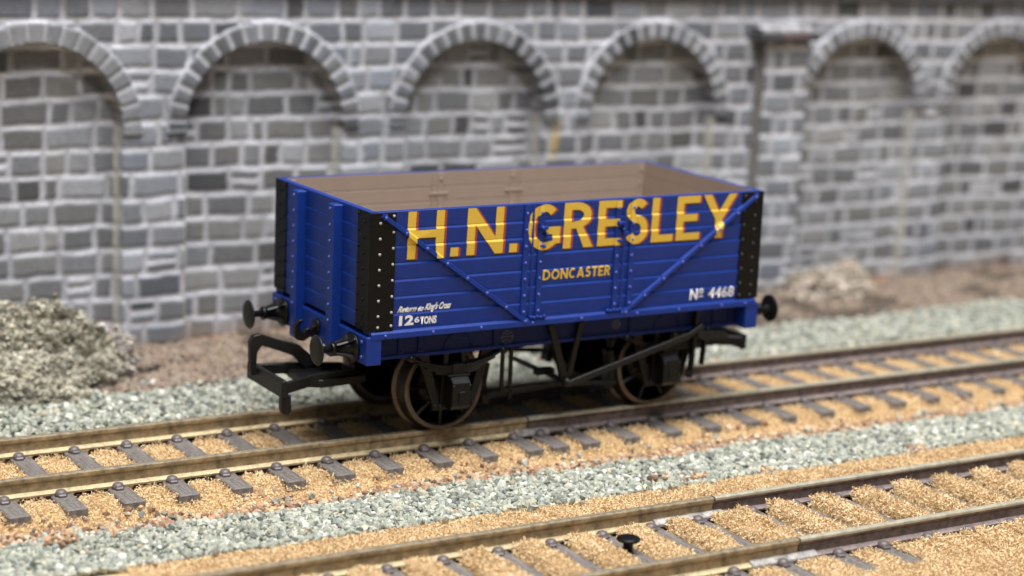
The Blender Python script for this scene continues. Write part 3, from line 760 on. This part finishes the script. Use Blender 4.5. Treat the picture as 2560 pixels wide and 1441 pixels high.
def poly_mesh(polys):
    cu = bpy.data.curves.new('lettering', 'CURVE'); cu.dimensions = '2D'; cu.fill_mode = 'FRONT'
    for pl in polys:
        sp = cu.splines.new('POLY'); sp.points.add(len(pl) - 1); sp.use_cyclic_u = True
        for p, (u, v) in zip(sp.points, pl): p.co = (u, v, 0, 1)
    o = bpy.data.objects.new('lettering', cu); COL.objects.link(o)
    me = bpy.data.meshes.new_from_object(o.evaluated_get(bpy.context.evaluated_depsgraph_get()))
    bpy.data.objects.remove(o); bpy.data.curves.remove(cu); return me
def text_mesh(s, size, shear=0, offset=0, spacing=1):
    cu = bpy.data.curves.new('lettering', 'FONT'); cu.body = s; cu.size = size; cu.shear = shear; cu.offset = offset; cu.space_character = spacing; cu.resolution_u = 3
    o = bpy.data.objects.new('lettering', cu); COL.objects.link(o)
    me = bpy.data.meshes.new_from_object(o.evaluated_get(bpy.context.evaluated_depsgraph_get()))
    bpy.data.objects.remove(o); bpy.data.curves.remove(cu); return me
def on_side(me, fx, out, raised=True):
    """place a flat (u,v) mesh on the near side, wrapped over planks, straps and braces"""
    bm = bmesh.new(); bm.from_mesh(me)
    for v in bm.verts: u, w = fx(v.co.x, v.co.y); v.co = (u, 0, w)
    lo = [min(v.co[i] for v in bm.verts) for i in range(3)]; hi = [max(v.co[i] for v in bm.verts) for i in range(3)]
    def cut(co, no): bmesh.ops.bisect_plane(bm, geom=bm.verts[:] + bm.edges[:] + bm.faces[:], dist=1e-5, plane_co=co, plane_no=no)
    for k in range(7):
        for d in (PH - .36, PH - .006, PH + .006):
            zz = ZB + k * PH + d
            if k < 6 and lo[2] < zz < hi[2]: cut((0, 0, zz), (0, 0, 1))
    for a, b, h in STRAPS:
        for xx in (a - .005, a + .035, b - .035, b + .005):
            if lo[0] < xx < hi[0]: cut((xx, 0, 0), (1, 0, 0))
    for p, q in BR:
        d = Vector((q[0] - p[0], 0, q[1] - p[1])).normalized(); n_ = Vector((-d.z, 0, d.x))
        for o_ in (-BW - .1, -BW + .12, BW - .12, BW + .1): cut(Vector((p[0], 0, p[1])) + n_ * o_, n_)
    for v in bm.verts:
        v.co.y = -B - relief(v.co.x, v.co.z, raised) - out
    bmesh.ops.recalc_face_normals(bm, faces=bm.faces)
    if sum(f.normal.y for f in bm.faces) > 0: bmesh.ops.reverse_faces(bm, faces=bm.faces)
    r = bpy.data.meshes.new('lettering'); bm.to_mesh(r); bm.free(); return r
def put(me, m, name, parent):
    me.materials.append(m); return link(bpy.data.objects.new(name, me), parent)
def shear_z(x): return 0.0
big = [('H', -27.1, 5.6), ('.', -20.45, 1.25), ('N', -17.9, 5.75), ('.', -11.1, 1.25), ('G', -8.3, 5.55), ('R', -2.3, 5.0), ('E', 3.45, 4.0), ('S', 8.05, 4.1), ('L', 12.72, 3.8), ('E', 17.1, 4.2), ('Y', 21.75, 6.1)]
HB, Z0 = 6.55, 26.25
def word(items, h, t, z0, dx=0, dz=0):
    pl = []
    for ch, x, w in items:
        for o_ in glyph(ch, w / h, t): pl.append([(x + u * h + dx, z0 + v * h + dz) for u, v in o_])
    return pl
ident = lambda u, v: (u, v)
put(on_side(poly_mesh(word(big, HB, .19, Z0, .08, -.30)), ident, .012, False), BLACKINK, 'letter_shadow', near)
put(on_side(poly_mesh(word(big, HB, .19, Z0, .36, -.08)), ident, .026, False), RED, 'letter_shading', near)
put(on_side(poly_mesh(word(big, HB, .19, Z0)), ident, .055), YELLOW, 'lettering', near)
small = []; xx = -5.42
for ch, w in zip('DONCASTER', (1.25, 1.38, 1.25, 1.18, 1.28, .92, .98, .88, 1.02)): small.append((ch, xx, w)); xx += w + .155
put(on_side(poly_mesh(word(small, 1.46, .20, 21.9, .10, -.14)), ident, .014, False), BLACKINK, 'letter_shadow', near)
put(on_side(poly_mesh(word(small, 1.46, .20, 21.9)), ident, .030), YELLOW, 'lettering', near)
def fit(me, x0, x1, z0, z1):
    us = [v.co.x for v in me.vertices]; vs = [v.co.y for v in me.vertices]; a, b, c, d = min(us), max(us), min(vs), max(vs)
    return lambda u, v: (x0 + (u - a) / (b - a) * (x1 - x0), z0 + (v - c) / (d - c) * (z1 - z0))
for s_, box, sh, off in [('12', (-28.0, -25.75, 17.12, 18.55), 0, .055), ('6', (-25.65, -24.85, 17.4, 18.25), 0, .04), ('TONS', (-24.75, -22.2, 17.1, 18.2), 0, .055),
                         ('N', (20.35, 21.75, 17.15, 18.75), 0, .04), ('o', (22.0, 22.75, 17.95, 18.75), 0, .03), ('-', (22.0, 22.75, 17.5, 17.68), 0, 0), ('4468', (23.7, 28.4, 17.15, 18.72), 0, .015),
                         ('Return', (-28.35, -25.3, 18.9, 19.85), .6, .05), ('to', (-25.15, -24.2, 18.95, 19.7), .6, .05), ("King's", (-24.1, -22.0, 18.75, 20.0), .6, .05), ('Cross', (-21.85, -20.0, 19.0, 20.0), .6, .05)]:
    me = text_mesh(s_, 1.0, sh, off * .8); put(on_side(me, fit(me, *box), .03), WHITE, 'lettering', near)

# --- running gear
WX = (-17.7, 18.0)
def wheel_proto():
    w = MB()
    w.lathe([(-.95, .9), (-1.3, 1.0), (-1.45, .7), (-1.9, .55)], (0, 0, 0), (0, 1, 0), 20)
    w.lathe([(.9, .9), (-.9, 1.25)], (0, 0, 0), (0, 1, 0), 20)
    for k in range(8):
        a = 2 * math.pi * k / 8 + .2
        w.bar((math.cos(a) * .8, -.75, math.sin(a) * .8), (math.cos(a) * 5.45, -.75, math.sin(a) * 5.7), .5, .42, .08, up=(0, 1, 0))
    w.lathe([(.35, 5.75), (.3, 1.0)], (0, 0, 0), (0, 1, 0), 40)
    wh = w.build('wheel', PLASTIC); COL.objects.unlink(wh)
    ty = MB(); prof = [(-1.3, 5.55), (-1.38, 5.7), (-1.35, 6.1), (-1.2, 6.22), (.75, 6.32), (.95, 6.5), (1.05, 6.95), (1.25, 7.08), (1.45, 6.95), (1.5, 6.3), (1.5, 5.55), (-1.3, 5.55)]
    ty.lathe(prof[:4], (0, 0, 0), (0, 1, 0), 72, caps=False); ty.lathe(prof[3:6], (0, 0, 0), (0, 1, 0), 72, caps=False, mi=1); ty.lathe(prof[5:], (0, 0, 0), (0, 1, 0), 72, caps=False)
    t = ty.build('tyre', [TYRE, TREAD], None); COL.objects.unlink(t)
    return wh, t
wh, ty = wheel_proto()
for i, x in enumerate(WX):
    for s in (-1, 1):
        o = wh.copy(); COL.objects.link(o); o.parent = wag; o.location = (x, s * 8.72, 6.28); o.rotation_euler = (0, random.random(), math.pi if s > 0 else 0)
        t = ty.copy(); COL.objects.link(t); t.parent = o
    MB().lathe([(-12.5, .4), (-8, .9), (8, .9), (12.5, .4)], (x, 0, 6.28), (0, 1, 0), 14).build('axle', PLASTIC, wag)
    for s in (-1, 1):
        y = s * 12.7; fl = lambda a, b: sorted((s * a, s * b))
        m = MB()                                                  # W-iron
        for e in (-1, 1):
            m.prism([(x + e * 5.9, 12.3), (x + e * 4.3, 12.3), (x + e * 2.2, 4.3), (x + e * 3.2, 4.1)], 'y', *fl(12.25, 12.95), .05)
            m.prism([(x + e * 1.7, 12.3), (x + e * .95, 12.3), (x + e * 1.5, 4.3), (x + e * 2.2, 4.3)], 'y', *fl(12.3, 12.9), .05)
            for q in (2.2, 3.0): m.rivet((x + e * q, s * 12.95, 4.55), (0, s, 0), .25, .22)
        m.box(x - 3.3, x + 3.3, *fl(12.2, 12.85), 3.85, 4.55, .1)
        m.build('axle_guard', PLASTIC, wag)
        m = MB()                                                  # leaf spring
        for k in range(4):
            Ls = 7.3 - k * 1.25; pts = []
            for j in range(13):
                u = -1 + 2 * j / 12; zz = 10.15 - k * .34 + (u * Ls / 7.3) ** 2 * 1.75
                pts.append((x + u * Ls, zz))
            up = [(a, b + .15) for a, b in pts]; dn = [(a, b - .15) for a, b in reversed(pts)]
            m.prism(up + dn, 'y', *fl(12.2, 13.7), .03)
        m.box(x - .85, x + .85, *fl(12.0, 13.95), 8.9, 10.55, .1)
        for e in (-1, 1): m.lathe([(0, .5), (1.9, .5)], (x + e * 7.3, s * 12.1, 11.9), (0, s, 0), 12)
        m.build('leaf_spring', PLASTIC, wag)
        m = MB()                                                  # axle box with sloped lid
        m.prism([(s * 12.9, 8.9), (s * 14.2, 8.9), (s * 15.15, 8.0), (s * 15.15, 4.9), (s * 14.6, 4.2), (s * 12.9, 4.2)], 'x', x - 1.45, x + 1.45, .12)
        m.box(x - 1.75, x + 1.75, *fl(12.8, 14.3), 8.85, 9.15, .08)
        m.box(x - .5, x + .5, *fl(15.1, 15.35), 5.3, 6.9, .08)
        for e in (-1, 1): m.rivet((x + e * 1.3, s * 15.1, 7.7), (0, s, 0), .22, .2)
        m.build('axle_box', PLASTIC, wag)
# brake gear
m = MB()
m.bar((-9.9, -12.7, 12.4), (-9.9, -12.7, 5.6), .5, .5); m.bar((-8.5, -12.7, 12.4), (-8.5, -12.7, 4.4), .5, .5)
m.bar((-10.1, -12.7, 5.6), (-8.3, -12.7, 5.6), .5, .5)
m.build('safety_loop', PLASTIC, wag)
for s in (-1, 1):
    m = MB(); fl = sorted((s * 13.35, s * 14.05))
    m.prism([(-3.25, 15.0), (-2.3, 15.0), (.75, 6.3), (.2, 5.6), (-.45, 6.2)], 'y', *fl, .06)
    m.prism([(2.0, 15.0), (2.75, 15.0), (.95, 6.0), (.3, 5.62), (.15, 6.6)], 'y', fl[0] + .02, fl[1] - .02, .06)
    m.lathe([(-.3, .7), (.6, .7), (.8, .4)], (.2, s * 14.0, 6.3), (0, s, 0), 14)
    m.build('v_hanger', PLASTIC, wag)
    e = 1
    if s > 0: continue
    m = MB(); m.bar((e * .0, s * 14.6, 6.1), (e * 21.2, s * 14.6, 11.6), .55, .95, .08)
    m.bar((e * 21.0, s * 14.6, 11.5), (e * 23.6, s * 14.6, 12.9), .55, .8, .08)
    m.prism([(e * 22.6, 12.6), (e * 24.5, 12.0), (e * 27.5, 11.75), (e * 28.3, 11.3), (e * 28.2, 10.7), (e * 27, 10.6), (e * 24, 10.6), (e * 22.6, 11.2)], 'y', *sorted((s * 14.3, s * 14.95)), .08)
    m.build('brake_lever', GREYPLASTIC, wag)
    m = MB(); m.bar((e * 22.8, s * 13.9, 15.3), (e * 22.2, s * 13.9, 5.4), 1.05, .55, .1); m.bar((e * 25.0, s * 13.5, 12.2), (e * 24.5, s * 13.5, 6.6), .9, .5, .1)
    m.lathe([(0, .55), (.5, .5)], (e * 22.2, s * 13.6, 5.3), (0, s, 0), 12)
    m.build('lever_guard', PLASTIC, wag)
for s in (-1, 1):
    m = MB()
    for xx_, q in ((-10.9, 1), (11.2, -1)):
        m.prism([(xx_, 9.2), (xx_ + q * .9, 9.0), (xx_ + q * .4, 6.0), (xx_ + q * .9, 3.2), (xx_ - q * .1, 3.0), (xx_ - q * .7, 6.0)], 'y', *sorted((s * 7.6, s * 9.6)), .08)
        m.bar((xx_, s * 8.6, 8.5), (xx_ * .9, s * 8.6, 13.5), .6, .5)
        m.bar((xx_, s * 10.4, 4.4), (0.2, s * 11.4, 5.4), .5, .75)
    m.build('brake_block', PLASTIC, wag)
m = MB(); m.bar((.2, -14, 6.3), (.2, 2, 6.3), .6, .6); m.box(-2.6, .4, -10.5, -9.2, 6.6, 7.5, .1); m.box(-10, 10, -3, 3, 9, 13.5, .2); m.build('brake_shaft', PLASTIC, wag)

# couplings at both ends
for s in (-1, 1):
    cp = empty('coupling', (s * A - (2.6 if s > 0 else 0), 0, 8), wag)
    X_ = lambda x: s * (x + 32.66) * -1 if s > 0 else x + 32.66      # offset from the end of the wagon
    def XX(x): return (-(x + 32.66)) if s > 0 else (x + 32.66)
    m = MB()
    x0, x1 = sorted((XX(-41.1), XX(-40.2)))
    m.box(x0, x1, -6.4, 5.6, -1.95, .45, .12)                      # bumper bar
    for (ya, yb) in ((-6.0, -4.2), (5.2, 3.6)):
        m.bar((XX(-40.4), ya, -.65), (XX(-36.0), yb, -.5), .8, 1.5, .1)
        m.bar((XX(-36.2), yb, -.5), (XX(-28.0), yb * .6, -.9), .8, 1.7, .1)
    m.prism([(XX(-36.4), -3.2), (XX(-34), -4.6), (XX(-27), -4), (XX(-27), 4), (XX(-34), 4.6), (XX(-36.0), 3.2)], 'z', -1.6, -.5, .1)
    m.build('bumper_bar', GREYPLASTIC, cp)
    m = MB()
    yy = 2.6
    pts = [(-42.0, -.6), (-42.15, 4.1), (-41.6, 5.0), (-40.6, 5.15), (-37.2, 3.85), (-34.6, 3.1), (-32.6, 1.3), (-31.5, .2), (-33.5, -.5), (-35.4, 1.5), (-37.2, 2.3), (-40.3, 3.45), (-41.0, 2.6), (-41.15, .4), (-40.9, -.4), (-41.4, -.8)]
    m.prism([(XX(px), pz) for px, pz in pts], 'y', yy - .5, yy + .5, .1)
    m.build('hook', GREYPLASTIC, cp)
    if s > 0: continue
    m = MB(); m.prism([(XX(-40.9), -1.7), (XX(-39.5), -1.7), (XX(-39.4), -4.0), (XX(-39.8), -4.5), (XX(-40.6), -4.4), (XX(-40.9), -3.8)], 'y', -6.1, -5.0, .1)
    m.build('dropper', GREYPLASTIC, cp)
print('done build')
